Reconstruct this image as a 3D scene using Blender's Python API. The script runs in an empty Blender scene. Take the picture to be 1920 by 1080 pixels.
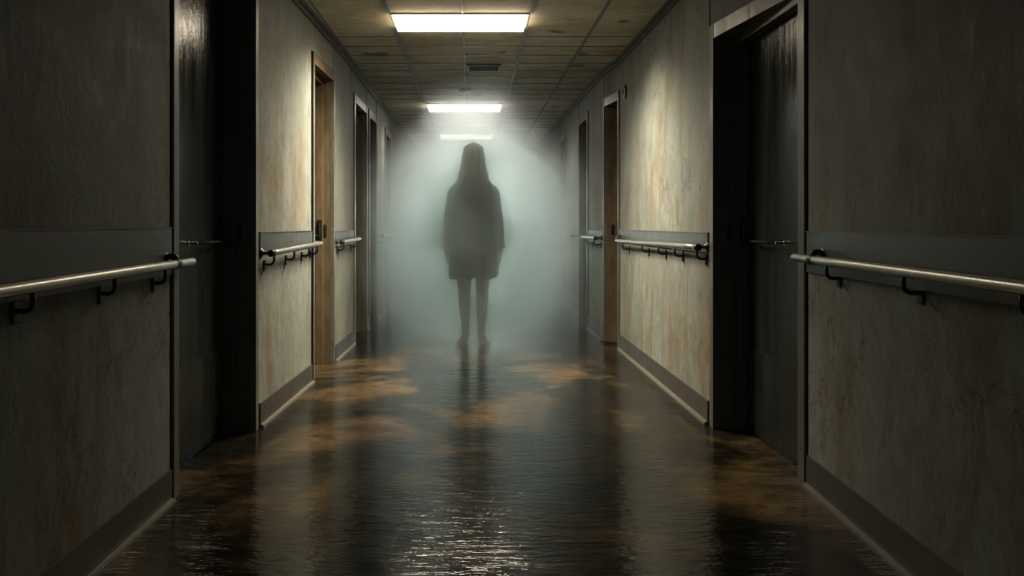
import bpy, bmesh, math, random
from mathutils import Vector, Matrix

# ---------------------------------------------------------------- camera, world, exposure
SC = bpy.context.scene
C = SC.collection
F = 1400.0            # focal length in pixels of a 1920 px wide frame
EYE = 1.05
cam_d = bpy.data.cameras.new('camera')
cam_d.sensor_width = 36.0
cam_d.lens = F / 1920.0 * 36.0
cam_d.shift_x = (960 - 885) / 1920.0
cam_d.shift_y = -(540 - 420) / 1920.0
cam_d.clip_start = 0.05
cam = bpy.data.objects.new('camera', cam_d)
cam.location = (0, 0, EYE)
cam.rotation_euler = (math.pi / 2, 0, 0)
C.objects.link(cam)
SC.camera = cam

world = bpy.data.worlds.new('world')
SC.world = world
world.use_nodes = True
bgn = world.node_tree.nodes['Background']
bgn.inputs[0].default_value = (0.30, 0.50, 0.55, 1)
bgn.inputs[1].default_value = 0.6

SC.view_settings.view_transform = 'Standard'
SC.view_settings.look = 'None'
SC.view_settings.gamma = 1.0
SC.view_settings.exposure = 0.0
SC.view_settings.use_curve_mapping = False
SC.cycles.volume_bounces = 10
SC.cycles.max_bounces = 12
SC.cycles.diffuse_bounces = 2
SC.cycles.glossy_bounces = 2
SC.cycles.volume_step_rate = 1.0
SC.cycles.volume_max_steps = 128

LAMP = 16.0           # brightness of the lamp diffusers
WATTS = (19.0, 14.0, 4.0)        # broad light of each lamp
BEAM = (310.0, 45.0, 0.0)        # spots added under it to shape its light: wide across the corridor, narrow along it
SPREAD = 152.0
LAMP_COL = (1.0, 0.86, 0.64)
END_GLOW = 4.0       # glow of the glass added at the corridor end
END_BEAM, END_SPREAD = 7.0, 15.0    # narrow backlight added in front of that glass
VEIL, PLUME = 0.45, 6.0   # fog density per metre
END_COL = (1.0, 0.97, 0.87)

# ---------------------------------------------------------------- materials
def nmat(name):
    m = bpy.data.materials.new(name)
    m.use_nodes = True
    nt = m.node_tree
    return m, nt, nt.nodes['Principled BSDF']

def node(nt, t, **kw):
    n = nt.nodes.new(t)
    for k, v in kw.items():
        setattr(n, k, v)
    return n

def mapping(nt, scale, rot=(0, 0, 0)):
    tc = node(nt, 'ShaderNodeTexCoord')
    mp = node(nt, 'ShaderNodeMapping')
    mp.inputs['Scale'].default_value = scale
    mp.inputs['Rotation'].default_value = rot
    nt.links.new(tc.outputs['Object'], mp.inputs['Vector'])
    return mp.outputs[0]

def noise(nt, vec, scale, detail=6, rough=0.6, dist=0.0):
    n = node(nt, 'ShaderNodeTexNoise')
    n.inputs['Scale'].default_value = scale
    n.inputs['Detail'].default_value = detail
    n.inputs['Roughness'].default_value = rough
    n.inputs['Distortion'].default_value = dist
    nt.links.new(vec, n.inputs['Vector'])
    return n.outputs['Fac']

def ramp(nt, fac, stops):
    r = node(nt, 'ShaderNodeValToRGB')
    el = r.color_ramp.elements
    el[0].position, el[1].position = stops[0][0], stops[-1][0]
    def c4(c):
        return (c, c, c, 1) if not hasattr(c, '__len__') else (*c, 1)
    el[0].color, el[1].color = c4(stops[0][1]), c4(stops[-1][1])
    for p, c in stops[1:-1]:
        e = el.new(p)
        e.color = c4(c)
    nt.links.new(fac, r.inputs[0])
    return r.outputs[0]

def mix(nt, mode, a, b, fac=1.0):
    m = node(nt, 'ShaderNodeMix', data_type='RGBA', blend_type=mode)
    if hasattr(fac, 'links'):
        nt.links.new(fac, m.inputs[0])
    else:
        m.inputs[0].default_value = fac
    for v, i in ((a, 6), (b, 7)):
        if hasattr(v, 'links'):
            nt.links.new(v, m.inputs[i])
        else:
            m.inputs[i].default_value = (*v, 1)
    return m.outputs[2]

def math_(nt, op, a, b=0.0, clamp=False):
    m = node(nt, 'ShaderNodeMath', operation=op)
    m.use_clamp = clamp
    for v, i in ((a, 0), (b, 1)):
        if hasattr(v, 'links'):
            nt.links.new(v, m.inputs[i])
        else:
            m.inputs[i].default_value = v
    return m.outputs[0]

def bump(nt, bs, h, strength, dist=0.01):
    b = node(nt, 'ShaderNodeBump')
    b.inputs['Strength'].default_value = strength
    b.inputs['Distance'].default_value = dist
    nt.links.new(h, b.inputs['Height'])
    nt.links.new(b.outputs[0], bs.inputs['Normal'])
    return b

def plaster(name, base, brown, rough=0.5, stain=1.0):
    m, nt, bs = nmat(name)
    streak = noise(nt, mapping(nt, (1.8, 1.8, 0.42)), 2.2, 8, 0.68, 0.5)
    fine = noise(nt, mapping(nt, (6, 6, 3.6)), 2.6, 8, 0.72, 0.9)
    blot = noise(nt, mapping(nt, (1, 1, 0.8)), 1.7, 5, 0.6, 0.4)
    mark = noise(nt, mapping(nt, (13, 13, 4.5), (0.25, 0, 0)), 2.2, 5, 0.7, 1.6)
    c = mix(nt, 'MIX', base, brown, ramp(nt, streak, [(0.46, 0.0), (0.66, stain)]))
    c = mix(nt, 'MULTIPLY', c, ramp(nt, fine, [(0.32, 0.60), (0.6, 1.08)]), 0.85)
    c = mix(nt, 'MULTIPLY', c, ramp(nt, blot, [(0.35, 0.72), (0.65, 1.08)]), 0.7)
    c = mix(nt, 'MULTIPLY', c, ramp(nt, mark, [(0.57, 1.0), (0.68, 0.50)]), 0.75)
    # hairline cracks here and there
    cn = noise(nt, mapping(nt, (1, 1, 0.7)), 1.3, 9, 0.66, 0.6)
    cl = math_(nt, 'ABSOLUTE', math_(nt, 'SUBTRACT', cn, 0.5))
    cm = noise(nt, mapping(nt, (1, 1, 1)), 0.9, 2, 0.5)
    cf = math_(nt, 'MULTIPLY', ramp(nt, cl, [(0.0, 1.0), (0.006, 0.0)]), ramp(nt, cm, [(0.50, 0.0), (0.56, 0.8)]))
    c = mix(nt, 'MIX', c, (0.035, 0.03, 0.022), cf)
    nt.links.new(c, bs.inputs['Base Color'])
    bs.inputs['Specular IOR Level'].default_value = 0.22
    nt.links.new(ramp(nt, fine, [(0.3, rough - 0.12), (0.7, rough + 0.15)]), bs.inputs['Roughness'])
    grain = noise(nt, mapping(nt, (1, 1, 1)), 55, 4, 0.6, 0.5)
    crack = noise(nt, mapping(nt, (5, 5, 4)), 2.5, 6, 0.7, 2.0)
    h = math_(nt, 'ADD', math_(nt, 'MULTIPLY', grain, 0.35), math_(nt, 'MULTIPLY', crack, 1.0))
    h = math_(nt, 'ADD', h, math_(nt, 'MULTIPLY', mark, 0.3))
    bump(nt, bs, h, 0.35, 0.006)
    return m

def painted(name, col, rough=0.4, metal=0.0, var=0.3, scale=(3, 3, 0.6), bmp=0.15, dark=None):
    m, nt, bs = nmat(name)
    n1 = noise(nt, mapping(nt, scale), 4, 6, 0.65, 0.5)
    n2 = noise(nt, mapping(nt, (1, 1, 1)), 26, 5, 0.7, 0.3)
    c = mix(nt, 'MULTIPLY', col, ramp(nt, n1, [(0.3, 1 - var), (0.65, 1.1)]), 1.0)
    c = mix(nt, 'MIX', c, dark or tuple(v * 0.35 for v in col), ramp(nt, n2, [(0.57, 0.0), (0.72, 0.75)]))
    nt.links.new(c, bs.inputs['Base Color'])
    nt.links.new(ramp(nt, n1, [(0.3, rough - 0.08), (0.7, rough + 0.12)]), bs.inputs['Roughness'])
    bs.inputs['Metallic'].default_value = metal
    bump(nt, bs, math_(nt, 'ADD', n2, n1), bmp, 0.004)
    return m

def floor_mat():
    m, nt, bs = nmat('polished_floor')
    big = noise(nt, mapping(nt, (1, 1, 1)), 1.1, 6, 0.62, 0.8)
    mid = noise(nt, mapping(nt, (2.0, 5.5, 1)), 2.2, 7, 0.68, 1.0)
    c = ramp(nt, big, [(0.36, (0.003, 0.004, 0.004)), (0.51, (0.013, 0.011, 0.007)), (0.67, (0.095, 0.063, 0.030))])
    c = mix(nt, 'MULTIPLY', c, ramp(nt, mid, [(0.35, 0.45), (0.62, 1.25)]), 0.9)
    tc = node(nt, 'ShaderNodeTexCoord')
    sp = node(nt, 'ShaderNodeSeparateXYZ')
    nt.links.new(tc.outputs['Object'], sp.inputs[0])
    seam = None
    for x0 in (0.0, -1.118, 1.262):
        d = math_(nt, 'ABSOLUTE', math_(nt, 'SUBTRACT', sp.outputs[0], x0))
        s = math_(nt, 'LESS_THAN', d, 0.0022)
        seam = s if seam is None else math_(nt, 'MAXIMUM', seam, s)
    for y0 in (5.4, 7.3):
        d = math_(nt, 'ABSOLUTE', math_(nt, 'SUBTRACT', sp.outputs[1], y0))
        seam = math_(nt, 'MAXIMUM', seam, math_(nt, 'LESS_THAN', d, 0.0030))
    c = mix(nt, 'MIX', c, (0.05, 0.042, 0.032), math_(nt, 'MULTIPLY', seam, 0.3))
    pitc = noise(nt, mapping(nt, (1, 1.6, 1)), 60, 3, 0.6)
    c = mix(nt, 'MIX', c, (0.07, 0.065, 0.055), ramp(nt, pitc, [(0.68, 0.0), (0.75, 0.7)]))
    nt.links.new(c, bs.inputs['Base Color'])
    # scuffs: short strokes running mostly across the corridor
    sc1 = noise(nt, mapping(nt, (3.2, 12, 1), (0, 0, 0.22)), 2.4, 3, 0.6, 1.8)
    sc2 = noise(nt, mapping(nt, (4, 15, 1), (0, 0, -0.3)), 2.0, 3, 0.6, 2.0)
    und = noise(nt, mapping(nt, (2.2, 7, 1)), 2.0, 3, 0.5, 0.8)
    r = ramp(nt, mid, [(0.3, 0.06), (0.7, 0.15)])
    nt.links.new(r, bs.inputs['Roughness'])
    h = math_(nt, 'ADD', math_(nt, 'MULTIPLY', sc1, 0.35), math_(nt, 'MULTIPLY', sc2, 0.3))
    h = math_(nt, 'ADD', h, math_(nt, 'MULTIPLY', und, 0.5))
    bump(nt, bs, h, 0.40, 0.012)
    bs.inputs['Specular IOR Level'].default_value = 0.32
    return m

def ceiling_mat():
    m, nt, bs = nmat('ceiling_tile')
    st = noise(nt, mapping(nt, (1.5, 6, 1)), 2.2, 6, 0.6, 0.8)
    sp = noise(nt, mapping(nt, (1, 1, 1)), 45, 4, 0.7)
    bl = noise(nt, mapping(nt, (1, 1.6, 1)), 1.6, 5, 0.6, 0.5)
    c = mix(nt, 'MIX', (0.50, 0.455, 0.34), (0.33, 0.25, 0.14), ramp(nt, bl, [(0.4, 0.0), (0.66, 0.9)]))
    c = mix(nt, 'MULTIPLY', c, ramp(nt, st, [(0.3, 0.7), (0.65, 1.05)]), 0.9)
    c = mix(nt, 'MULTIPLY', c, ramp(nt, sp, [(0.4, 0.85), (0.6, 1.05)]), 0.8)
    # damp spots with a shape of their own
    tc = node(nt, 'ShaderNodeTexCoord')
    warp = node(nt, 'ShaderNodeTexNoise')
    warp.inputs['Scale'].default_value = 9
    nt.links.new(tc.outputs['Object'], warp.inputs['Vector'])
    wv = node(nt, 'ShaderNodeVectorMath', operation='MULTIPLY_ADD')
    nt.links.new(warp.outputs['Color'], wv.inputs[0])
    wv.inputs[1].default_value = (0.10, 0.10, 0)
    nt.links.new(tc.outputs['Object'], wv.inputs[2])
    spx = node(nt, 'ShaderNodeSeparateXYZ')
    nt.links.new(wv.outputs[0], spx.inputs[0])
    for (px, py, w, l) in ((692, 101, 16, 3), (713, 101, 18, 5), (941, 98, 9, 4), (1169, 40, 15, 4), (1094, 102, 13, 5),
                           (1080, 123, 17, 4), (875, 102, 5, 2), (876, 139, 6, 2.5), (897, 179, 13, 2.5), (861, 179, 10, 1.6),
                           (1040, 201, 12, 2), (915, 169, 7, 1.5), (750, 126, 6, 2), (1045, 60, 22, 2)):
        Y = (2.43 - EYE) * F / (420 - py)
        X = (px - 885) * Y / F
        a = w * Y / F
        b = max(0.04, l * Y * Y / (1.38 * F) * 0.8)
        dx = math_(nt, 'DIVIDE', math_(nt, 'SUBTRACT', spx.outputs[0], X + 0.05), a)
        dy = math_(nt, 'DIVIDE', math_(nt, 'SUBTRACT', spx.outputs[1], Y + 0.05), b)
        d = math_(nt, 'ADD', math_(nt, 'MULTIPLY', dx, dx), math_(nt, 'MULTIPLY', dy, dy))
        c = mix(nt, 'MIX', c, (0.045, 0.042, 0.03), ramp(nt, d, [(0.45, 0.75), (1.0, 0.0)]))
    nt.links.new(c, bs.inputs['Base Color'])
    bs.inputs['Roughness'].default_value = 0.8
    bump(nt, bs, math_(nt, 'ADD', sp, math_(nt, 'MULTIPLY', st, 0.6)), 0.4, 0.006)
    return m

def plain(name, col, rough=0.5, metal=0.0):
    m, nt, bs = nmat(name)
    n1 = noise(nt, mapping(nt, (1, 1, 1)), 18, 5, 0.6)
    c = mix(nt, 'MULTIPLY', col, ramp(nt, n1, [(0.3, 0.8), (0.7, 1.1)]), 1.0)
    nt.links.new(c, bs.inputs['Base Color'])
    nt.links.new(ramp(nt, n1, [(0.3, max(0.05, rough - 0.06)), (0.7, rough + 0.08)]), bs.inputs['Roughness'])
    bs.inputs['Metallic'].default_value = metal
    return m

def emissive(name, col, strength, nscale=None):
    m, nt, bs = nmat(name)
    bs.inputs['Base Color'].default_value = (0.8, 0.8, 0.78, 1)
    bs.inputs['Emission Color'].default_value = (*col, 1)
    bs.inputs['Emission Strength'].default_value = strength
    return m

M = {}
M['wall'] = plaster('wall_plaster', (0.182, 0.199, 0.181), (0.150, 0.116, 0.072), 0.62)
M['band'] = painted('wall_band_paint', (0.045, 0.053, 0.050), 0.42, 0.0, 0.3)
M['base'] = painted('baseboard_vinyl', (0.040, 0.034, 0.026), 0.38, 0.0, 0.25, (1, 1, 1))
M['bead'] = plain('floor_bead', (0.13, 0.12, 0.095), 0.4)
M['brown'] = painted('door_frame_paint', (0.108, 0.078, 0.044), 0.36, 0.0, 0.45, (4, 4, 1.2), 0.3, (0.05, 0.035, 0.02))
M['casing'] = painted('door_casing_paint', (0.10, 0.094, 0.072), 0.36, 0.2, 0.25)
M['door'] = painted('door_leaf_paint', (0.022, 0.029, 0.026), 0.15, 0.25, 0.3, (7, 7, 0.25), 0.35, (0.03, 0.035, 0.03))
M['kick'] = painted('kick_plate_metal', (0.026, 0.030, 0.028), 0.30, 0.4, 0.3, (4, 4, 0.5), 0.12)
M['gap'] = plain('rubber_gasket', (0.008, 0.009, 0.009), 0.8)  # shade of the casing gaps as a dark colour; also colours the pulls
M['gap'].node_tree.nodes['Principled BSDF'].inputs['Specular IOR Level'].default_value = 0.15
M['black'] = plain('black_iron', (0.018, 0.018, 0.018), 0.38, 0.4)
M['steel'] = plain('brushed_steel', (0.36, 0.36, 0.33), 0.36, 1.0)
M['chrome'] = plain('bright_steel', (0.8, 0.78, 0.72), 0.15, 1.0)
M['grid'] = painted('ceiling_grid', (0.12, 0.135, 0.125), 0.6, 0.0, 0.2, (1, 1, 1))
M['crown'] = painted('ceiling_edge', (0.05, 0.052, 0.046), 0.45, 0.0, 0.3, (1, 1, 1))
M['vent'] = plain('vent_metal', (0.03, 0.035, 0.035), 0.6, 0.2)
M['lampframe'] = plain('lamp_frame', (0.45, 0.43, 0.36), 0.4, 0.0)
M['floor'] = floor_mat()
M['ceil'] = ceiling_mat()
M['lamp'] = emissive('lamp_diffuser', LAMP_COL, LAMP)
M['lamp_far'] = emissive('lamp_diffuser_cool', (1.0, 0.94, 0.84), LAMP * 0.8)
M['lamp_dim'] = emissive('lamp_diffuser_dim', (1.0, 0.90, 0.74), LAMP * 0.10)
M['endglass'] = emissive('lit_frosted_glass', END_COL, END_GLOW)
M['skin'] = plain('skin', (0.16, 0.11, 0.085), 0.5)
M['hair'] = painted('dark_hair', (0.020, 0.015, 0.012), 0.45, 0.0, 0.4, (20, 20, 1), 0.5)
M['dress'] = painted('dark_dress_cloth', (0.016, 0.019, 0.019), 0.85, 0.0, 0.3, (6, 6, 1), 0.3)
M['eye'] = plain('eye_white', (0.5, 0.5, 0.48), 0.2)

# ---------------------------------------------------------------- mesh helpers
class MB:
    def __init__(self):
        self.v = []
        self.f = []

    def add(self, vs, fs):
        o = len(self.v)
        self.v += [tuple(p) for p in vs]
        self.f += [tuple(i + o for i in f) for f in fs]
        return self

    def hexa(self, p):      # 8 points: bottom 4 then top 4
        return self.add(p, [(3, 2, 1, 0), (4, 5, 6, 7), (0, 1, 5, 4), (1, 2, 6, 5), (2, 3, 7, 6), (3, 0, 4, 7)])

    def box(self, x0, x1, y0, y1, z0, z1):
        x0, x1 = sorted((x0, x1))
        return self.hexa([(x0, y0, z0), (x1, y0, z0), (x1, y1, z0), (x0, y1, z0),
                          (x0, y0, z1), (x1, y0, z1), (x1, y1, z1), (x0, y1, z1)])

    def slab(self, s, xa, xb, d0, d1, y0, y1, z0, z1):
        """a board along a wall: at y0 the face lies at xa, at y1 at xb; d0/d1 are offsets away from the corridor"""
        return self.hexa([(s * (xa + d0), y0, z0), (s * (xa + d1), y0, z0), (s * (xb + d1), y1, z0), (s * (xb + d0), y1, z0),
                          (s * (xa + d0), y0, z1), (s * (xa + d1), y0, z1), (s * (xb + d1), y1, z1), (s * (xb + d0), y1, z1)])

    def tube(self, pts, r, n=12, radii=None, cap=True):
        pts = [Vector(p) for p in pts]
        rs = radii or [r] * len(pts)
        rings = []
        prev = None
        for i, p in enumerate(pts):
            t = (pts[min(i + 1, len(pts) - 1)] - pts[max(i - 1, 0)])
            if t.length < 1e-9:
                t = Vector((0, 0, 1))
            t.normalize()
            if prev is None:
                a = Vector((0, 0, 1)) if abs(t.z) < 0.9 else Vector((1, 0, 0))
                u = t.cross(a).normalized()
            else:
                u = (prev - t * prev.dot(t)).normalized()
            prev = u
            w = t.cross(u)
            rings.append([p + (u * math.cos(2 * math.pi * k / n) + w * math.sin(2 * math.pi * k / n)) * rs[i] for k in range(n)])
        vs = [q for ring in rings for q in ring]
        fs = []
        for i in range(len(rings) - 1):
            for k in range(n):
                a, b = i * n + k, i * n + (k + 1) % n
                fs.append((a, b, b + n, a + n))
        if cap:
            fs.append(tuple(range(n - 1, -1, -1)))
            fs.append(tuple((len(rings) - 1) * n + k for k in range(n)))
        return self.add(vs, fs)

    def capsule(self, p0, p1, r0, r1, n=16, m=5):
        p0, p1 = Vector(p0), Vector(p1)
        d = p1 - p0
        t = d.normalized() if d.length > 1e-9 else Vector((0, 0, 1))
        pts, rs = [], []
        for i in range(m + 1):
            a = math.pi / 2 * i / m
            pts.append(p0 - t * r0 * math.cos(a)); rs.append(max(1e-4, r0 * math.sin(a)))
        for i in range(m + 1):
            a = math.pi / 2 * i / m
            pts.append(p1 + t * r1 * math.sin(a)); rs.append(max(1e-4, r1 * math.cos(a)))
        return self.tube(pts, 1, n, rs)

    def ellipsoid(self, c, r, n=20, m=12, rot=None):
        vs, fs = [], []
        for i in range(m + 1):
            a = math.pi * i / m
            for k in range(n):
                b = 2 * math.pi * k / n
                q = Vector((r[0] * math.sin(a) * math.cos(b) , r[1] * math.sin(a) * math.sin(b), r[2] * math.cos(a)))
                if i in (0, m):
                    q = Vector((1e-4 * math.cos(b), 1e-4 * math.sin(b), q.z))
                if rot:
                    q = rot @ q
                vs.append(Vector(c) + q)
        for i in range(m):
            for k in range(n):
                a, b = i * n + k, i * n + (k + 1) % n
                fs.append((a, a + n, b + n, b))
        fs.append(tuple(range(n)))
        fs.append(tuple(m * n + k for k in range(n - 1, -1, -1)))
        return self.add(vs, fs)

    def loft(self, rings, cap=True):
        n = len(rings[0])
        vs = [q for r in rings for q in r]
        fs = []
        for i in range(len(rings) - 1):
            for k in range(n):
                a, b = i * n + k, i * n + (k + 1) % n
                fs.append((a, b, b + n, a + n))
        if cap:
            fs.append(tuple(range(n - 1, -1, -1)))
            fs.append(tuple((len(rings) - 1) * n + k for k in range(n)))
        return self.add(vs, fs)

    def build(self, name, m, parent=None, loc=None, smooth=False, bevel=0.0):
        me = bpy.data.meshes.new(name)
        if loc is None and parent is not None:
            loc = parent.matrix_world.translation.copy()
        base = Vector(loc) if loc is not None else Vector((0, 0, 0))
        me.from_pydata([tuple(Vector(v) - base) for v in self.v], [], self.f)
        me.validate()
        bm = bmesh.new()
        bm.from_mesh(me)
        bmesh.ops.recalc_face_normals(bm, faces=bm.faces)
        if bevel:
            bmesh.ops.bevel(bm, geom=[e for e in bm.edges if e.calc_face_angle(0) > 0.6], offset=bevel, segments=2,
                            affect='EDGES', profile=0.6, clamp_overlap=True)
        bm.to_mesh(me)
        bm.free()
        me.materials.append(m)
        if smooth:
            for p in me.polygons:
                p.use_smooth = True
        o = bpy.data.objects.new(name, me)
        C.objects.link(o)
        if parent is not None:
            o.parent = parent
        else:
            o.location = base
        return o

# world position of every empty is kept here, children are built in world coordinates and shifted
def empty(name, loc, label, cat, group=None, kind=None):
    o = bpy.data.objects.new(name, None)
    o.empty_display_size = 0.1
    o.location = loc
    C.objects.link(o)
    tag(o, label, cat, group, kind)
    o['base'] = 0
    del o['base']
    BASE[o.name] = Vector(loc)
    return o

BASE = {}

def tag(o, label, cat, group=None, kind=None):
    o['label'] = label
    o['category'] = cat
    if group:
        o['group'] = group
    if kind:
        o['kind'] = kind
    return o

def part(mb, name, m, parent, root=None, **kw):
    return mb.build(name, m, parent, loc=BASE[(root or parent).name], **kw)

def struct(mb, name, m, label, cat, **kw):
    o = mb.build(name, m, **kw)
    return tag(o, label, cat, None, 'structure')

# ---------------------------------------------------------------- the shell
ZC = 2.43
YEND = 13.6
# wall runs: (y0, x at y0, y1, x at y1, band top, band bottom)
LW = [(-3.0, 1.14, 2.815, 1.14, 1.038, 0.86), (3.84, 1.098, 4.93, 1.062, 1.008, 0.90), (5.66, 1.045, 6.50, 1.035, 0.995, 0.88),
      (7.36, 1.035, 7.43, 1.035, None, None), (8.10, 1.035, 8.84, 1.035, 0.985, 0.88), (9.53, 1.035, YEND, 1.035, 0.985, 0.88)]
RW = [(-3.0, 1.03, 2.985, 1.345, 1.022, 0.86), (3.90, 1.240, 6.235, 1.238, 1.005, 0.90), (6.72, 1.185, 7.54, 1.18, 0.99, 0.88),
      (8.26, 1.18, 9.32, 1.18, 0.985, 0.88), (9.96, 1.18, YEND, 1.18, 0.985, 0.88)]
TH = 0.17
DOOR_H = {-1: [2.30, 2.20, 2.20, 2.20, 2.20], 1: [2.075, 2.17, 2.20, 2.20]}

def build_wall(s, runs, name, label):
    mb = MB()
    for (y0, xa, y1, xb, bt, bb) in runs:
        mb.slab(s, xa, xb, 0, TH + 0.16, y0, y1, 0, ZC)
    for i in range(len(runs) - 1):
        a, b = runs[i], runs[i + 1]
        mb.slab(s, a[3], b[1], 0.004, TH + 0.16, a[2], b[0], DOOR_H[s][i], ZC)
    return struct(mb, name, M['wall'], label, 'wall')

build_wall(-1, LW, 'wall_left', 'grey-beige stained plaster wall along the left side of the corridor')
build_wall(1, RW, 'wall_right', 'grey-beige stained plaster wall along the right side of the corridor')

mb = MB().box(-1.9, 1.9, -3, YEND + 0.6, -0.12, 0)
struct(mb, 'floor', M['floor'], 'dark brown polished corridor floor with scuffed wet-looking shine', 'floor')

# ceiling with a cut for each lamp
LAMPS = [(-0.530, 0.372, 4.885, 5.215), (-0.522, 0.345, 8.55, 8.94), (-0.50, 0.33, 11.45, 11.85)]
mb = MB()
ys = -3.0
CX0, CX1 = -1.6, 1.6
for (x0, x1, y0, y1) in LAMPS:
    mb.box(CX0, CX1, ys, y0, ZC, ZC + 0.1)
    mb.box(CX0, x0, y0, y1, ZC, ZC + 0.1)
    mb.box(x1, CX1, y0, y1, ZC, ZC + 0.1)
    ys = y1
mb.box(CX0, CX1, ys, YEND + 0.3, ZC, ZC + 0.1)
struct(mb, 'ceiling', M['ceil'], 'stained beige tile ceiling of the corridor with damp spots', 'ceiling')

# ceiling grid bars
mb = MB()
for x, w in ((-0.545, 0.016), (-0.062, 0.006), (0.385, 0.014), (0.850, 0.012), (-1.0, 0.006)):
    for (ya, yb) in ((-3.0, 4.87), (5.235, 8.53), (8.96, 11.43), (11.87, YEND)) if -0.6 < x < 0.5 else ((-3.0, YEND),):
        mb.box(x - w, x + w, ya, yb, ZC - 0.006, ZC)
struct(mb, 'trim_1', M['grid'], 'pale grey metal grid bars running along the tile ceiling', 'ceiling grid')
mb = MB()
y = 4.885 - 0.3055 * 25
while y < YEND:
    if not any(l[2] - 0.1 < y < l[3] + 0.1 for l in LAMPS):
        mb.box(-1.1, 1.2, y - 0.004, y + 0.004, ZC - 0.0035, ZC)
    y += 0.3055
struct(mb, 'trim_2', M['crown'], 'thin dark joint strips crossing the tile ceiling', 'ceiling grid')
mb = MB()
for s, runs in ((-1, LW), (1, RW)):
    pts = []
    for (y0, xa, y1, xb, *_r) in runs:
        pts += [(y0, xa), (y1, xb)]
    for (a, b) in zip(pts[:-1], pts[1:]):
        mb.slab(s, a[1], b[1], -0.035, 0.0, a[0], b[0], ZC - 0.018, ZC)
        mb.slab(s, a[1], b[1], -0.012, 0.0, a[0], b[0], ZC - 0.045, ZC - 0.018)
struct(mb, 'trim_3', M['crown'], 'dark edge moulding where the corridor walls meet the ceiling', 'moulding')

# bands, baseboards, floor beads: one per wall run
tn = 4
for s, runs, side in ((-1, LW, 'left'), (1, RW, 'right')):
    band, base, bead = MB(), MB(), MB()
    for (y0, xa, y1, xb, bt, bb) in runs:
        e = 0.002
        if bt:
            band.slab(s, xa, xb, -0.009, 0, y0 + e, y1 - e, bb, bt - 0.004)
            band.slab(s, xa, xb, -0.013, 0, y0 + e, y1 - e, bt - 0.004, bt)
        base.slab(s, xa, xb, -0.010, 0, y0 + e, y1 - e, 0.0, 0.126)
        bead.slab(s, xa, xb, -0.026, -0.0105, y0 + e, y1 - e, 0.0, 0.013)
        bead.slab(s, xa, xb, -0.021, -0.0105, y0 + e, y1 - e, 0.013, 0.018)
    struct(band, 'trim_%d' % tn, M['band'], 'blue-grey band with pale top edge along the %s wall behind the handrails' % side, 'wall band')
    tn += 1
    struct(base, 'baseboard_' + side, M['base'], 'dark brown baseboard at the foot of the %s wall' % side, 'baseboard')
    struct(bead, 'trim_%d' % tn, M['bead'], 'pale bead on the floor in front of the %s baseboard' % side, 'floor bead')
    tn += 1

# end wall with a glowing glass door added to backlight the fog
EX0, EX1, EH = -0.42, 0.58, 2.10
mb = MB().box(-1.5, EX0, YEND, YEND + 0.15, 0, ZC).box(EX1, 1.5, YEND, YEND + 0.15, 0, ZC).box(EX0, EX1, YEND, YEND + 0.15, EH, ZC)
struct(mb, 'wall_end', M['wall'], 'plaster wall closing the far end of the corridor behind the fog', 'wall')

# ---------------------------------------------------------------- doors
def hinge(parent, root, s, x, y, z, h=0.10):
    mb = MB().box(s * x, s * (x - 0.004), y - 0.02, y + 0.02, z - h / 2, z + h / 2)
    mb.tube([(s * (x - 0.008), y - 0.02, z - h / 2), (s * (x - 0.008), y - 0.02, z + h / 2)], 0.008, 10)
    return part(mb, 'hinge', M['black'], parent, root, bevel=0.001)

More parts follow.
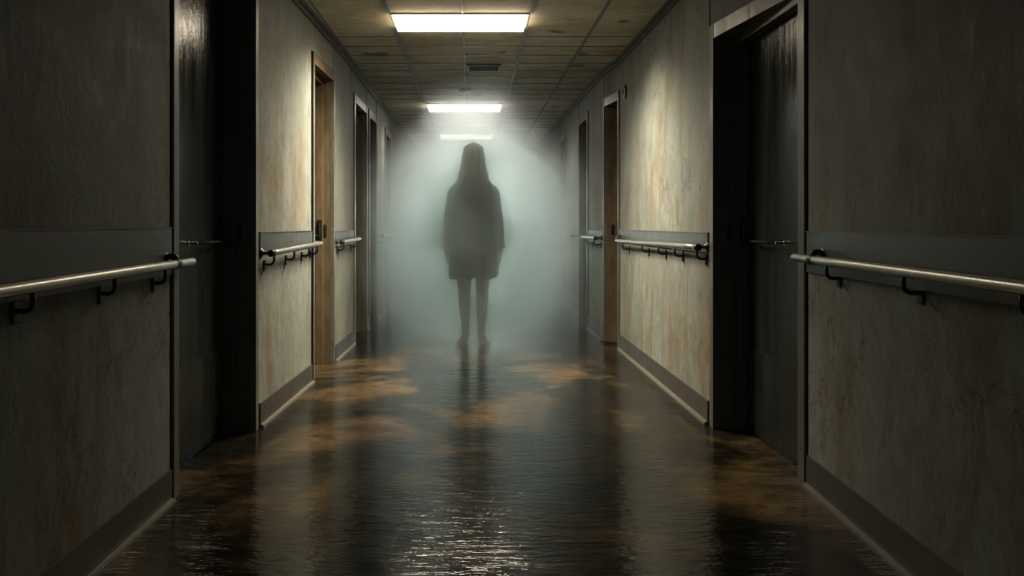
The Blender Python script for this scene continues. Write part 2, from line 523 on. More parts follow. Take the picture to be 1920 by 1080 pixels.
def build_door(n, s, y0, xa, y1, xb, h, leaf_x, label, detail=2, post=0.07, proud=0.012):
    r = empty('door_%d' % n, (s * leaf_x, (y0 + y1) / 2, 0), label, 'door', None, 'structure')
    g = 0.022
    # dark strips standing in for the shade in the gap beside the casing
    gp = MB()
    gp.slab(s, xa, xa, 0.006, 0.10, y0, y0 + g, 0, h)
    gp.slab(s, xb, xb, 0.006, 0.10, y1 - g, y1, 0, h)
    part(gp, 'gasket', M['gap'], r)
    ia, ib = y0 + g, y1 - g
    cs = MB()
    cs.slab(s, xa, xa, -proud, 0.022, ia, ia + post, 0, h)
    cs.slab(s, xb, xb, -proud, 0.022, ib - post, ib, 0, h)
    part(cs, 'casing', M['casing'], r, bevel=0.003)
    jm = MB()
    out = leaf_x + 0.05
    jm.slab(s, xa, xa, 0.022, out - xa, ia, ia + post - 0.004, 0, h)
    jm.slab(s, xb, xb, 0.0221, out - xb, ib - post + 0.0005, ib, 0, h)
    jm.box(s * (leaf_x - 0.052), s * leaf_x, ib - post - 0.028, ib - post, 0, h - 0.06)
    jm.box(s * (leaf_x - 0.030), s * leaf_x, ia + post, ia + post + 0.012, 0, h - 0.06)
    part(jm, 'jamb', M['brown'], r, bevel=0.002)
    hd = MB()
    hd.slab(s, xa, xb, -proud * 0.7, 0.03, ia + post, ib - post, h - 0.075, h)
    hd.hexa([(s * (xa + 0.03), ia + post, h - 0.07), (s * out, ia + post, h - 0.07), (s * out, ib - post, h - 0.07), (s * (xb + 0.03), ib - post, h - 0.07),
             (s * (xa + 0.03), ia + post, h), (s * out, ia + post, h), (s * out, ib - post, h), (s * (xb + 0.03), ib - post, h)])
    hd.box(s * (leaf_x - 0.05), s * leaf_x, ia + post, ib - post, h - 0.11, h - 0.07)
    part(hd, 'header', M['brown'], r, bevel=0.002)
    la, lb = ia + post - 0.003, ib - post + 0.003
    lf = part(MB().box(s * leaf_x, s * (leaf_x + 0.045), la, lb, 0.008, h - 0.072), 'leaf', M['door'], r, bevel=0.002)
    lf_root = r
    if detail:
        kp = MB().box(s * (leaf_x - 0.003), s * leaf_x, la + 0.05, lb - 0.05, 0.03, 0.43)
        part(kp, 'kick_plate', M['kick'], lf, r, bevel=0.001)
        # horizontal pull with two posts
        w = lb - la
        ya, yb = lb - 0.18, lb - 0.18 - min(0.30, w * 0.42)
        ph = MB().tube([(s * (leaf_x - 0.035), yb - 0.02, 0.965), (s * (leaf_x - 0.035), ya + 0.02, 0.965)], 0.0045, 12)
        part(ph, 'pull_handle', M['gap'], lf, r, smooth=True)
        for yy in (ya, yb):
            q = MB().tube([(s * leaf_x, yy, 0.965), (s * (leaf_x - 0.042), yy, 0.965)], 0.006, 12)
            q.tube([(s * leaf_x, yy, 0.965), (s * (leaf_x - 0.004), yy, 0.965)], 0.012, 16)
            part(q, 'handle_post', M['chrome'], lf, r)
    if detail > 1:
        # strike plate and keeper on the far jamb, which faces the viewer
        yj = ib - post
        xm = (xb + leaf_x) / 2
        q = MB().box(s * (xm - 0.016), s * (xm + 0.010), yj - 0.004, yj, 0.955, 1.045)
        q.tube([(s * (xm - 0.003), yj - 0.004, 0.985), (s * (xm - 0.003), yj - 0.009, 0.985)], 0.008, 12)
        q.tube([(s * (xm - 0.003), yj - 0.004, 1.018), (s * (xm - 0.003), yj - 0.009, 1.018)], 0.006, 12)
        part(q, 'strike_plate', M['black'], r, bevel=0.001)
        yk = ib - post - 0.028
        q = MB().box(s * (leaf_x - 0.046), s * (leaf_x - 0.012), yk - 0.006, yk, 0.93, 1.08)
        q.tube([(s * (leaf_x - 0.028), yk - 0.012, 0.95), (s * (leaf_x - 0.028), yk - 0.012, 1.06)], 0.008, 10)
        part(q, 'latch', M['black'], r, bevel=0.001)
        for z in (0.25, h - 0.35):
            hinge(r, r, s, leaf_x, la + 0.04, z)
    return r

ddat = [
    (1, -1, 0, 1.25, 'dark green-grey door in the deep recess nearest on the left wall', 2, 0.05, 0.008),
    (2, -1, 1, 1.165, 'door in the brown frame second from the viewer on the left wall', 2, 0.045, 0.012),
    (3, -1, 2, 1.16, 'fog-veiled dark door third from the viewer on the left wall', 1, 0.06, 0.012),
    (4, -1, 3, 1.16, 'fog-veiled dark door fourth from the viewer on the left wall', 1, 0.06, 0.012),
    (5, -1, 4, 1.16, 'faint doorway deepest in the fog on the left wall', 0, 0.06, 0.012),
    (6, 1, 0, 1.40, 'dark green-grey door with a glossy leaf nearest on the right wall', 2, 0.06, 0.008),
    (7, 1, 1, 1.33, 'narrow brown-framed door second from the viewer on the right wall', 2, 0.045, 0.012),
    (8, 1, 2, 1.31, 'fog-veiled dark door third from the viewer on the right wall', 1, 0.06, 0.012),
    (9, 1, 3, 1.31, 'faint doorway deepest in the fog on the right wall', 0, 0.06, 0.012),
]
for (n, s, i, lx, lab, det, post, proud) in ddat:
    runs = LW if s < 0 else RW
    a, b = runs[i], runs[i + 1]
    build_door(n, s, a[2], a[3], b[0], b[1], DOOR_H[s][i], lx, lab, det, post, proud)

r = empty('door_10', ((EX0 + EX1) / 2, YEND, 0), 'lit frosted glass door at the far end, glowing through the fog', 'door', None, 'structure')
fr = MB()
for x in (EX0, EX1 - 0.14):
    fr.box(x, x + 0.14, YEND + 0.02, YEND + 0.08, 0, EH)
fr.box(EX0 + 0.14, EX1 - 0.14, YEND + 0.021, YEND + 0.079, 0, 0.45)
fr.box(EX0 + 0.14, EX1 - 0.14, YEND + 0.021, YEND + 0.079, EH - 0.14, EH)
part(fr, 'frame', M['casing'], r, bevel=0.003)
part(MB().box(EX0 + 0.02, EX1 - 0.02, YEND + 0.045, YEND + 0.055, 0.40, EH - 0.10), 'glass_pane', M['endglass'], r)
ld = bpy.data.lights.new('door_daylight', 'AREA')  # added beam that brightens the fog from behind the person
ld.shape = 'RECTANGLE'
ld.size, ld.size_y = EX1 - EX0 - 0.28, 1.15
ld.energy = END_BEAM
ld.color = END_COL
ld.spread = math.radians(END_SPREAD)
lo = bpy.data.objects.new('door_daylight', ld)
C.objects.link(lo)
lo.location = ((EX0 + EX1) / 2, YEND + 0.012, 1.10)
lo.rotation_euler = (-math.pi / 2, 0, 0)

# ---------------------------------------------------------------- ceiling lamps
lamp_labels = ['bright rectangular ceiling lamp nearest the viewer, above the floor before the figure',
               'second bright rectangular ceiling lamp, just in front of the fog bank above the head',
               'faint farthest ceiling lamp, almost lost in the fog above the head']
for i, (x0, x1, y0, y1) in enumerate(LAMPS):
    r = empty('ceiling_lamp', ((x0 + x1) / 2, (y0 + y1) / 2, ZC), lamp_labels[i], 'lamp', 'rectangular lamps in the corridor ceiling')
    f = MB()
    w = 0.014
    f.box(x0 - 0.004, x1 + 0.004, y0 - 0.004, y0 + w, ZC - 0.010, ZC + 0.001)
    f.box(x0 - 0.004, x1 + 0.004, y1 - w, y1 + 0.004, ZC - 0.010, ZC + 0.001)
    f.box(x0 - 0.004, x0 + w, y0 + w, y1 - w, ZC - 0.010, ZC + 0.001)
    f.box(x1 - w, x1 + 0.004, y0 + w, y1 - w, ZC - 0.010, ZC + 0.001)
    part(f, 'frame', M['lampframe'], r, bevel=0.002)
    part(MB().box(x0 + w, x1 - w, y0 + w, y1 - w, ZC - 0.042, ZC + 0.01), 'diffuser', (M['lamp'], M['lamp_far'], M['lamp_dim'])[i], r, bevel=0.004)
    ld = bpy.data.lights.new('lamp_light', 'AREA')
    ld.shape = 'RECTANGLE'
    ld.size, ld.size_y = x1 - x0 - 2 * w, y1 - y0 - 2 * w
    ld.energy = WATTS[i]
    ld.color = LAMP_COL if i == 0 else (1.0, 0.93, 0.82)
    ld.spread = math.radians(SPREAD)
    lo = bpy.data.objects.new('lamp_light', ld)
    C.objects.link(lo)
    lo.parent = r
    lo.location = (0, 0, -0.044)
    if BEAM[i]:
        for k in (-1, 0, 1):
            sd = bpy.data.lights.new('lamp_beam', 'SPOT')
            sd.energy = BEAM[i]
            sd.color = ld.color
            sd.spot_size = math.radians(160)
            sd.spot_blend = 1.0
            sd.shadow_soft_size = 0.11
            so = bpy.data.objects.new('lamp_beam', sd)
            C.objects.link(so)
            so.parent = r
            so.location = (k * 0.29, 0, -0.06)
            so.scale = (1.6, 0.52, 1.0)
    part(MB().box(x0 + 0.002, x1 - 0.002, y0 + 0.002, y1 - 0.002, ZC + 0.012, ZC + 0.09), 'housing', M['lampframe'], r)

# ---------------------------------------------------------------- vent, detector, sounder
r = empty('ceiling_vent', (0.10, 6.58, ZC), 'dark slatted air vent set in the ceiling between the two bright lamps', 'vent')
f = MB()
vx0, vx1, vy0, vy1 = -0.045, 0.25, 6.44, 6.70
for (a, b, c_, d) in ((vx0, vx1, vy0, vy0 + 0.018), (vx0, vx1, vy1 - 0.018, vy1), (vx0, vx0 + 0.018, vy0 + 0.018, vy1 - 0.018), (vx1 - 0.018, vx1, vy0 + 0.018, vy1 - 0.018)):
    f.box(a, b, c_, d, ZC - 0.014, ZC)
part(f, 'frame', M['vent'], r, bevel=0.002)
f = MB()
for k in range(9):
    yy = vy0 + 0.03 + k * 0.025
    f.hexa([(vx0 + 0.018, yy, ZC - 0.013), (vx1 - 0.018, yy, ZC - 0.013), (vx1 - 0.018, yy + 0.004, ZC - 0.013), (vx0 + 0.018, yy + 0.004, ZC - 0.013),
            (vx0 + 0.018, yy + 0.014, ZC - 0.001), (vx1 - 0.018, yy + 0.014, ZC - 0.001), (vx1 - 0.018, yy + 0.018, ZC - 0.001), (vx0 + 0.018, yy + 0.018, ZC - 0.001)])
part(f, 'louvre', M['vent'], r)

r = empty('smoke_detector', (-0.075, 7.62, ZC), 'small dark smoke detector on the ceiling just before the second lamp', 'smoke detector')
prof = [(0.02, 0), (0.066, 0), (0.066, -0.012), (0.056, -0.028), (0.03, -0.034), (0.001, -0.036)]
f = MB().loft([[(-0.075 + rr * math.cos(2 * math.pi * k / 24), 7.62 + rr * math.sin(2 * math.pi * k / 24), ZC + zz) for k in range(24)] for rr, zz in prof])
part(f, 'body', M['black'], r)
f = MB().loft([[(-0.075 + rr * math.cos(2 * math.pi * k / 12), 7.62 + rr * math.sin(2 * math.pi * k / 12), ZC + zz) for k in range(12)] for rr, zz in ((0.012, -0.034), (0.012, -0.044), (0.004, -0.048))])
part(f, 'sensor_tip', M['chrome'], r)

r = empty('wall_sounder', (1.238, 6.02, 2.115), 'small round dark sounder high on the right wall beside the narrow door', 'sounder')
f = MB().loft([[(1.2385 - d, 6.02 + rr * math.cos(2 * math.pi * k / 28), 2.115 + rr * math.sin(2 * math.pi * k / 28)) for k in range(28)] for rr, d in ((0.058, 0.0), (0.058, 0.008), (0.050, 0.014), (0.02, 0.016))])
part(f, 'body', M['black'], r)
f = MB().loft([[(1.2385 - d, 6.02 + rr * math.cos(2 * math.pi * k / 20), 2.115 + rr * math.sin(2 * math.pi * k / 20)) for k in range(20)] for rr, d in ((0.016, 0.014), (0.016, 0.019), (0.006, 0.021))])
part(f, 'boss', M['vent'], r)

# ---------------------------------------------------------------- handrails
def arc(p, q, c, n=8):
    """points from p to q bending round corner c (quadratic)"""
    p, q, c = Vector(p), Vector(q), Vector(c)
    return [(p * (1 - t) ** 2 + c * 2 * t * (1 - t) + q * t * t) for t in [i / n for i in range(n + 1)]]

def wall_x(runs, y):
    for (y0, xa, y1, xb, *_r) in runs:
        if y0 - 0.02 <= y <= y1 + 0.02:
            t = max(0.0, min(1.0, (y - y0) / (y1 - y0)))
            return xa + (xb - xa) * t
    return None

def handrail(s, runs, ya, xa, za, yb, xb, zb, brackets, near, far, label, rr=0.016, det=True):
    R = empty('handrail', (s * (xa + xb) / 2, (ya + yb) / 2, 0.90), label, 'handrail', 'steel handrails along the corridor walls')
    P = lambda y: Vector((s * (xa + (xb - xa) * (y - ya) / (yb - ya)), y, za + (zb - za) * (y - ya) / (yb - ya)))
    pts = []
    if near == 'black':
        pts += [P(ya + 0.045)]
    else:
        pts += [P(ya)]
    pts += [P(ya + (yb - ya) * k / 10) for k in range(1, 9)]
    if far == 'return':
        w = wall_x(runs, yb) or xb + 0.06
        pe = P(yb)
        pts += arc(P(yb - 0.05), (s * (w - 0.0), pe.y, pe.z), (pe.x, pe.y, pe.z))[0:]
    elif far == 'raised':
        pe = P(yb)
        pts += arc(P(yb - 0.03), (s * 1.229, yb + 0.11, zb + 0.044), pe)
    elif far == 'black':
        pts += [P(yb - 0.045)]
    else:
        pts += [P(yb - 0.006), P(yb)]
    rad = [rr] * len(pts)
    if far == 'plain':
        rad[-1] = rr * 0.75
    part(MB().tube(pts, rr, 20, rad), 'rail', M['steel'], R, smooth=True)
    for flag, ye, d in ((near, ya, 1), (far, yb, -1)):
        if flag != 'black':
            continue
        pe = P(ye)
        q = MB().tube([P(ye + d * 0.05), P(ye + d * 0.044), P(ye + d * 0.004), P(ye)], 1, 16, [rr * 0.9, rr * 1.2, rr * 1.2, rr * 0.9])
        w = wall_x(runs, ye) or xa + 0.08
        xs = pe.x
        xw = s * w
        q.tube([(xs, pe.y + d * 0.012, pe.z), (xs * 0.6 + xw * 0.4, pe.y + d * 0.008, pe.z + 0.002), (xs * 0.3 + xw * 0.7, pe.y, pe.z + 0.004), (xw - s * 0.006, pe.y - d * 0.0, pe.z + 0.004), (xw, pe.y, pe.z + 0.004)],
               1, 16, [0.013, 0.008, 0.012, 0.030, 0.032])
        part(q, 'end_mount', M['black'], R, smooth=True)
        part(MB().tube([P(ye + d * 0.058), P(ye + d * 0.046)], rr * 1.15, 16), 'collar', M['chrome'], R, smooth=False)
    for by in brackets:
        p = P(by)
        w = wall_x(runs, by)
        if w is None:
            continue
        xw = s * w
        mid = p.x + (xw - p.x) * 0.55
        b = MB()
        path = [(p.x, by, p.z - rr * 0.7), (p.x, by, p.z - 0.034)] + arc((p.x, by, p.z - 0.036), (mid, by, p.z - 0.062), (p.x, by, p.z - 0.062), 6) + [(xw - s * 0.006, by, p.z - 0.061)]
        b.tube(path, 0.0065, 10)
        part(b, 'bracket', M['black'], R, smooth=True)
        pl = MB().box(xw, xw - s * 0.008, by - 0.014, by + 0.014, p.z - 0.092, p.z - 0.036)
        part(pl, 'wall_plate', M['black'], R, bevel=0.003)
    return R

# near left: runs out of the frame
h1 = handrail(-1, LW, 0.6, 1.092, 0.884, 2.93, 1.096, 0.903, [0.75, 1.30, 1.86, 2.29, 2.67], 'plain', 'plain',
              'steel handrail nearest the viewer on the left wall, running out of the frame')
h2 = handrail(1, RW, 0.6, 1.150, 0.904, 3.02, 1.302, 0.916, [0.75, 1.20, 1.65, 2.16, 2.70], 'plain', 'plain',
              'steel handrail nearest the viewer on the right wall, running out of the frame')
# raised wall mounts at their far ends
for R, s, x, y, z, w in ((h1, -1, 1.096, 2.77, 0.902, 1.14), (h2, 1, 1.290, 2.83, 0.915, 1.335)):
    q = MB().tube(arc((s * x, y, z + 0.012), (s * (w + 0.0), y, z + 0.020), (s * (x + 0.005), y, z + 0.042)), 0.011, 12)
    q.tube([(s * (w - 0.010), y, z + 0.020), (s * w, y, z + 0.020)], 1, 16, [0.022, 0.028])
    part(q, 'end_mount', M['black'], R, smooth=True)
    q = MB().tube([(s * x, y - 0.014, z), (s * x, y + 0.014, z)], 0.0185, 18)
    part(q, 'collar', M['black'], R)
handrail(-1, LW, 3.87, 1.043, 0.897, 5.04, 1.010, 0.920, [3.93, 4.33, 4.68, 4.90], 'black', 'return',
         'pale steel handrail on the brightly lit left wall, black mount at its near end')
handrail(1, RW, 3.92, 1.190, 0.927, 6.13, 1.185, 0.912, [3.95, 4.38, 4.76, 5.22, 5.87], 'black', 'raised',
         'long steel handrail on the brightly lit right wall, black mount at its near end')
handrail(-1, LW, 5.70, 0.995, 0.910, 6.60, 0.985, 0.921, [5.80, 6.38], 'black', 'return',
         'short steel handrail on the left wall between the brown frame and the fog')
handrail(1, RW, 6.76, 1.12, 0.920, 7.62, 1.12, 0.920, [6.86, 7.30], 'black', 'return',
         'short steel handrail on the right wall beyond the narrow brown frame')
handrail(-1, LW, 8.12, 0.975, 0.920, 8.95, 0.975, 0.925, [8.2, 8.7], 'black', 'return',
         'faint handrail deepest in the fog on the left wall')
handrail(1, RW, 8.30, 1.12, 0.920, 9.40, 1.12, 0.925, [8.4, 8.8, 9.2], 'black', 'return',
         'faint handrail deepest in the fog on the right wall')

# ---------------------------------------------------------------- the person
PX, PY = 0.012, 6.55

def remeshed(mb, name, m, voxel, smooth_it, parent=None, loc=(0, 0, 0)):
    o = mb.build('tmp', m)
    md = o.modifiers.new('r', 'REMESH')
    md.mode = 'VOXEL'
    md.voxel_size = voxel
    sm = o.modifiers.new('s', 'SMOOTH')
    sm.factor = 0.5
    sm.iterations = smooth_it
    dg = bpy.context.evaluated_depsgraph_get()
    dg.update()
    me = bpy.data.meshes.new_from_object(o.evaluated_get(dg))
    me.name = name
    bpy.data.objects.remove(o)
    for p in me.polygons:
        p.use_smooth = True
    if not me.materials:
        me.materials.append(m)
    n = bpy.data.objects.new(name, me)
    C.objects.link(n)
    if parent is not None:
        n.parent = parent
    else:
        n.location = loc
    return n

def ell_ring(cx, cy, z, rx, ry, n=48, wave=0.0, k=9, ph=0.0, box=0.0):
    out = []
    for i in range(n):
        a = 2 * math.pi * i / n
        w = 1 + wave * math.sin(k * a + ph) + wave * 0.5 * math.sin((k + 4) * a + 1.3 * ph)
        ca, sa = math.cos(a), math.sin(a)
        e = 1 - box
        ca = math.copysign(abs(ca) ** e, ca)
        sa = math.copysign(abs(sa) ** e, sa)
        out.append((cx + rx * w * ca, cy + ry * w * sa, z))
    return out

b = MB()
# trunk (facing -Y)
b.loft([ell_ring(0, 0.0, z, rx, ry, 32) for z, rx, ry in
        ((0.80, 0.10, 0.08), (0.84, 0.165, 0.105), (0.92, 0.178, 0.115), (1.00, 0.16, 0.105), (1.10, 0.128, 0.09), (1.20, 0.14, 0.10),
         (1.30, 0.150, 0.108), (1.36, 0.145, 0.095), (1.41, 0.10, 0.070), (1.46, 0.06, 0.058))])
for s in (-1, 1):
    b.ellipsoid((s * 0.072, -0.068, 1.27), (0.055, 0.045, 0.055))
b.capsule((0, 0.01, 1.42), (0, -0.005, 1.54), 0.052, 0.050)
# head
b.ellipsoid((0, 0.012, 1.655), (0.074, 0.092, 0.103), 28, 18)
b.ellipsoid((0, -0.020, 1.600), (0.058, 0.066, 0.072), 24, 14)
b.capsule((-0.018, -0.058, 1.552), (0.018, -0.058, 1.552), 0.021, 0.021)
b.capsule((0, -0.080, 1.655), (0, -0.098, 1.612), 0.009, 0.013)
for s in (-1, 1):
    b.ellipsoid((s * 0.010, -0.092, 1.610), (0.009, 0.009, 0.007))
    b.ellipsoid((s * 0.076, 0.012, 1.640), (0.010, 0.020, 0.032))
    b.capsule((s * 0.014, -0.081, 1.672), (s * 0.048, -0.068, 1.673), 0.009, 0.009)
    b.ellipsoid((s * 0.040, -0.062, 1.615), (0.022, 0.020, 0.020))
b.capsule((-0.020, -0.080, 1.584), (0.020, -0.080, 1.584), 0.0075, 0.0075)
b.capsule((-0.016, -0.079, 1.575), (0.016, -0.079, 1.575), 0.0080, 0.0080)
for s in (-1, 1):
    # shoulder, arm
    b.capsule((s * 0.10, 0, 1.375), (s * 0.162, 0.0, 1.335), 0.046, 0.046)
    b.capsule((s * 0.170, 0.0, 1.325), (s * 0.212, 0.012, 1.10), 0.046, 0.036)
    b.capsule((s * 0.212, 0.012, 1.10), (s * 0.228, -0.010, 0.865), 0.036, 0.025)
    # hand
    hx = s * 0.232
    b.capsule((hx, -0.014, 0.855), (hx + s * 0.002, -0.020, 0.80), 0.024, 0.022)
    b.capsule((hx, -0.038, 0.815), (hx + s * 0.002, -0.036, 0.785), 0.016, 0.013)
    b.capsule((hx, 0.004, 0.815), (hx + s * 0.002, 0.004, 0.785), 0.016, 0.013)
    for k, (dy, ln) in enumerate(((-0.046, 0.068), (-0.026, 0.078), (-0.006, 0.073), (0.014, 0.057))):
        k0 = Vector((hx + s * 0.003, dy, 0.782))
        k1 = k0 + Vector((s * 0.003, -0.002, -ln * 0.45))
        k2 = k1 + Vector((-s * 0.007, -0.003, -ln * 0.32))
        k3 = k2 + Vector((-s * 0.011, -0.003, -ln * 0.22))
        b.capsule(k0, k1, 0.0090, 0.0080, 12, 4)
        b.capsule(k1, k2, 0.0080, 0.0074, 12, 4)
        b.capsule(k2, k3, 0.0074, 0.0064, 12, 4)
    t0 = Vector((hx - s * 0.006, -0.034, 0.835))
    t1 = t0 + Vector((-s * 0.010, -0.026, -0.028))
    t2 = t1 + Vector((-s * 0.004, -0.008, -0.030))
    t3 = t2 + Vector((-s * 0.002, 0.000, -0.020))
    b.capsule(t0, t1, 0.013, 0.011, 12, 4)
    b.capsule(t1, t2, 0.0105, 0.0095, 12, 4)
    b.capsule(t2, t3, 0.0095, 0.008, 12, 4)
    # leg
    b.capsule((s * 0.088, 0.0, 0.86), (s * 0.078, -0.004, 0.50), 0.085, 0.059)
    b.ellipsoid((s * 0.077, -0.014, 0.475), (0.054, 0.054, 0.062))
    b.capsule((s * 0.078, 0.004, 0.46), (s * 0.075, 0.016, 0.33), 0.052, 0.054)
    b.capsule((s * 0.075, 0.016, 0.33), (s * 0.069, 0.020, 0.105), 0.053, 0.030)
    for dx in (-0.026, 0.026):
        b.ellipsoid((s * 0.068 + dx, 0.020, 0.085), (0.013, 0.014, 0.014))
    # foot turned slightly outward
    d = Vector((s * 0.22, -1, 0)).normalized()
    side = Vector((-d.y, d.x, 0))
    h0 = Vector((s * 0.068, 0.045, 0.032))
    b.capsule(h0, h0 + Vector((0, -0.02, 0.045)), 0.030, 0.026)
    b.capsule((s * 0.068, 0.02, 0.085), h0 + d * 0.10 + Vector((0, 0, 0.018)), 0.030, 0.026)
    b.capsule(h0 + Vector((0, 0, -0.004)), h0 + d * 0.15 + Vector((0, 0, -0.012)), 0.028, 0.020)
    for k in range(-2, 3):
        inner = (k * (-s)) if False else k
        base = h0 + d * 0.145 + side * k * 0.0165 + Vector((0, 0, -0.013))
        b.capsule(h0 + d * 0.08 + side * k * 0.012 + Vector((0, 0, -0.006)), base, 0.018, 0.014, 12, 4)
        big = (k * s > 0)
        ln = 0.042 - 0.005 * (k * (-s) * -1 + 2) if True else 0
        ln = max(0.018, 0.030 + 0.005 * (-k * (1 if side.x * s < 0 else -1)))
        b.capsule(base, base + d * ln + Vector((0, 0, -0.005)), 0.011, 0.0085, 12, 4)
zmin = min(v[2] for v in b.v)
b.v = [(x + PX * 0, y, z) for x, y, z in b.v]
person = remeshed(b, 'person', M['skin'], 0.0042, 3, None, (PX, PY, 0))
zmin = min(v.co.z for v in person.data.vertices)
for v in person.data.vertices:
    v.co.z -= zmin
tag(person, 'long-haired person in a dark long-sleeved dress standing barefoot in the fog, arms hanging', 'person')

# eyes
for s in (-1, 1):
    MB().ellipsoid((s * 0.031, -0.0685, 1.650 - zmin), (0.013, 0.011, 0.009)).build('eye', M['eye'], person, loc=(0, 0, 0), smooth=True)

# hair: cap and long fall over the shoulders
hb = MB()
hb.ellipsoid((0, 0.026, 1.664), (0.083, 0.100, 0.106), 28, 16)
def hair_ring(z, rx, cy, ry, n=44):
    out = []
    for i in range(n):
        a = 2 * math.pi * i / n
        w = 1 + 0.03 * math.sin(11 * a + z * 9) + 0.02 * math.sin(17 * a + z * 5)
        out.append((rx * w * math.cos(a), cy + ry * w * math.sin(a), z))
    return out
hb.loft([hair_ring(z, rx, cy, ry) for z, rx, cy, ry in
         ((1.385, 0.118, 0.078, 0.028), (1.41, 0.130, 0.078, 0.048), (1.46, 0.124, 0.072, 0.056), (1.52, 0.104, 0.066, 0.060), (1.60, 0.086, 0.058, 0.068), (1.68, 0.078, 0.05, 0.07))])
for s in (-1, 1):
    for k in range(5):
        x0 = s * (0.070 + 0.004 * k)
        y0 = -0.028 + 0.018 * k
        hb.tube([(s * 0.03, y0 - 0.02, 1.748), (s * 0.068, y0 - 0.008, 1.715), (x0 + s * 0.001, y0, 1.64), (x0 + s * 0.009, y0, 1.56), (s * (0.094 + 0.006 * k), y0 + 0.004, 1.48), (s * (0.106 + 0.005 * k), y0 - 0.012, 1.42), (s * (0.100 + 0.004 * k), y0 - 0.026, 1.385 + 0.006 * k)],
                1, 12, [0.010, 0.018, 0.018, 0.019, 0.019, 0.016, 0.006])
hair = remeshed(hb, 'hair', M['hair'], 0.006, 4, person)
for v in hair.data.vertices:
    v.co.z -= zmin

# dress: bodice, flared skirt, long sleeves
db = MB()
prof = [(0.585, 0.212, 0.150, 0.045), (0.60, 0.213, 0.150, 0.045), (0.68, 0.212, 0.148, 0.042), (0.78, 0.210, 0.145, 0.034), (0.88, 0.206, 0.142, 0.022), (0.98, 0.196, 0.135, 0.012),
        (1.08, 0.178, 0.126, 0.008), (1.18, 0.180, 0.136, 0.004), (1.28, 0.186, 0.150, 0.0), (1.35, 0.172, 0.128, 0.0), (1.395, 0.140, 0.094, 0.0), (1.425, 0.112, 0.080, 0.0), (1.455, 0.074, 0.070, 0.0)]
db.loft([ell_ring(0, 0.002, z, rx, ry, 72, w, 9, 0.4) for z, rx, ry, w in prof])
for s in (-1, 1):
    db.capsule((s * 0.110, 0, 1.385), (s * 0.165, 0.0, 1.330), 0.056, 0.058)
    db.capsule((s * 0.170, 0.0, 1.320), (s * 0.212, 0.012, 1.10), 0.060, 0.050)
    db.tube([(s * 0.212, 0.012, 1.12), (s * 0.222, 0.002, 0.98), (s * 0.229, -0.008, 0.88), (s * 0.231, -0.011, 0.835)], 1, 20, [0.052, 0.047, 0.048, 0.054])
dress = remeshed(db, 'dress', M['dress'], 0.0065, 3, person)
for v in dress.data.vertices:
    v.co.z -= zmin
    t = max(0.0, (0.80 - v.co.z) / 0.25)
    v.co.z += t * (0.014 * math.sin(5 * math.atan2(v.co.y, v.co.x) + 1.0) + 0.008 * math.sin(11 * math.atan2(v.co.y, v.co.x)))

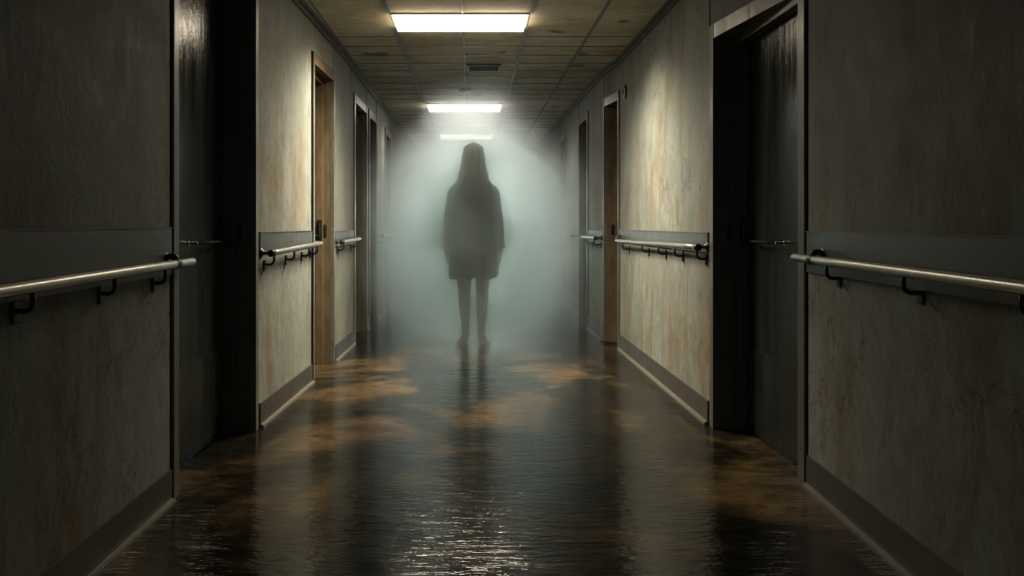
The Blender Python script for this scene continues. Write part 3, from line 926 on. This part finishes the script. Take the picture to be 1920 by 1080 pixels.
# ---------------------------------------------------------------- fog bank
fm = bpy.data.materials.new('fog')
fm.use_nodes = True
nt = fm.node_tree
nt.nodes.clear()
out = node(nt, 'ShaderNodeOutputMaterial')
vol = node(nt, 'ShaderNodeVolumeScatter')
vol.inputs['Color'].default_value = (0.885, 0.942, 0.942, 1)
vol.inputs['Anisotropy'].default_value = 0.90
absb = node(nt, 'ShaderNodeVolumeAbsorption')
absb.inputs['Color'].default_value = (0.885, 0.942, 0.942, 1)
addv = node(nt, 'ShaderNodeAddShader')
nt.links.new(vol.outputs[0], addv.inputs[0])
nt.links.new(absb.outputs[0], addv.inputs[1])
nt.links.new(addv.outputs[0], out.inputs['Volume'])
tc = node(nt, 'ShaderNodeTexCoord')
sp = node(nt, 'ShaderNodeSeparateXYZ')
nt.links.new(tc.outputs['Object'], sp.inputs[0])
def mrange(v, a, b, c_, d, interp='SMOOTHSTEP'):
    m = node(nt, 'ShaderNodeMapRange', interpolation_type=interp)
    m.inputs['From Min'].default_value = a
    m.inputs['From Max'].default_value = b
    m.inputs['To Min'].default_value = c_
    m.inputs['To Max'].default_value = d
    nt.links.new(v, m.inputs['Value'])
    return m.outputs[0]
# a thin veil that thickens down the corridor, with a dense plume drifting round the person
nz = noise(nt, mapping(nt, (1, 0.8, 1.1)), 1.5, 3, 0.55, 0.6)
nf = mrange(nz, 0.32, 0.66, 0.40, 1.5)
ax = math_(nt, 'ABSOLUTE', math_(nt, 'SUBTRACT', sp.outputs[0], 0.03))
veil = math_(nt, 'MULTIPLY', mrange(sp.outputs[1], 5.9, 8.0, 0.0, 1.0), mrange(sp.outputs[2], 1.4, 2.05, 1.0, 0.03))
veil = math_(nt, 'MULTIPLY', math_(nt, 'MULTIPLY', veil, VEIL), mrange(ax, 0.35, 1.1, 1.0, 0.9))
plume = math_(nt, 'MULTIPLY', mrange(sp.outputs[1], 5.65, 6.35, 0.0, 1.0), mrange(sp.outputs[1], 6.9, 7.9, 1.0, 0.0))
rx_ = math_(nt, 'DIVIDE', ax, 0.92)
rz_ = math_(nt, 'DIVIDE', math_(nt, 'SUBTRACT', sp.outputs[2], 0.85), 1.22)
rr_ = math_(nt, 'SQRT', math_(nt, 'ADD', math_(nt, 'MULTIPLY', rx_, rx_), math_(nt, 'MULTIPLY', rz_, rz_)))
rr_ = math_(nt, 'ADD', rr_, math_(nt, 'MULTIPLY', math_(nt, 'SUBTRACT', nz, 0.5), 1.2))
plume = math_(nt, 'MULTIPLY', plume, mrange(rr_, 0.1, 1.15, 1.0, 0.0))
plume = math_(nt, 'MULTIPLY', plume, PLUME)
d = math_(nt, 'MULTIPLY', math_(nt, 'ADD', veil, plume), nf)
nt.links.new(d, vol.inputs['Density'])
nt.links.new(d, absb.inputs['Density'])
fog = MB().box(-1.02, 1.165, 5.3, YEND - 0.02, 0.002, ZC - 0.05).build('fog', fm)
tag(fog, 'pale blue-green fog filling the far half of the corridor around the person', 'fog', None, 'stuff')
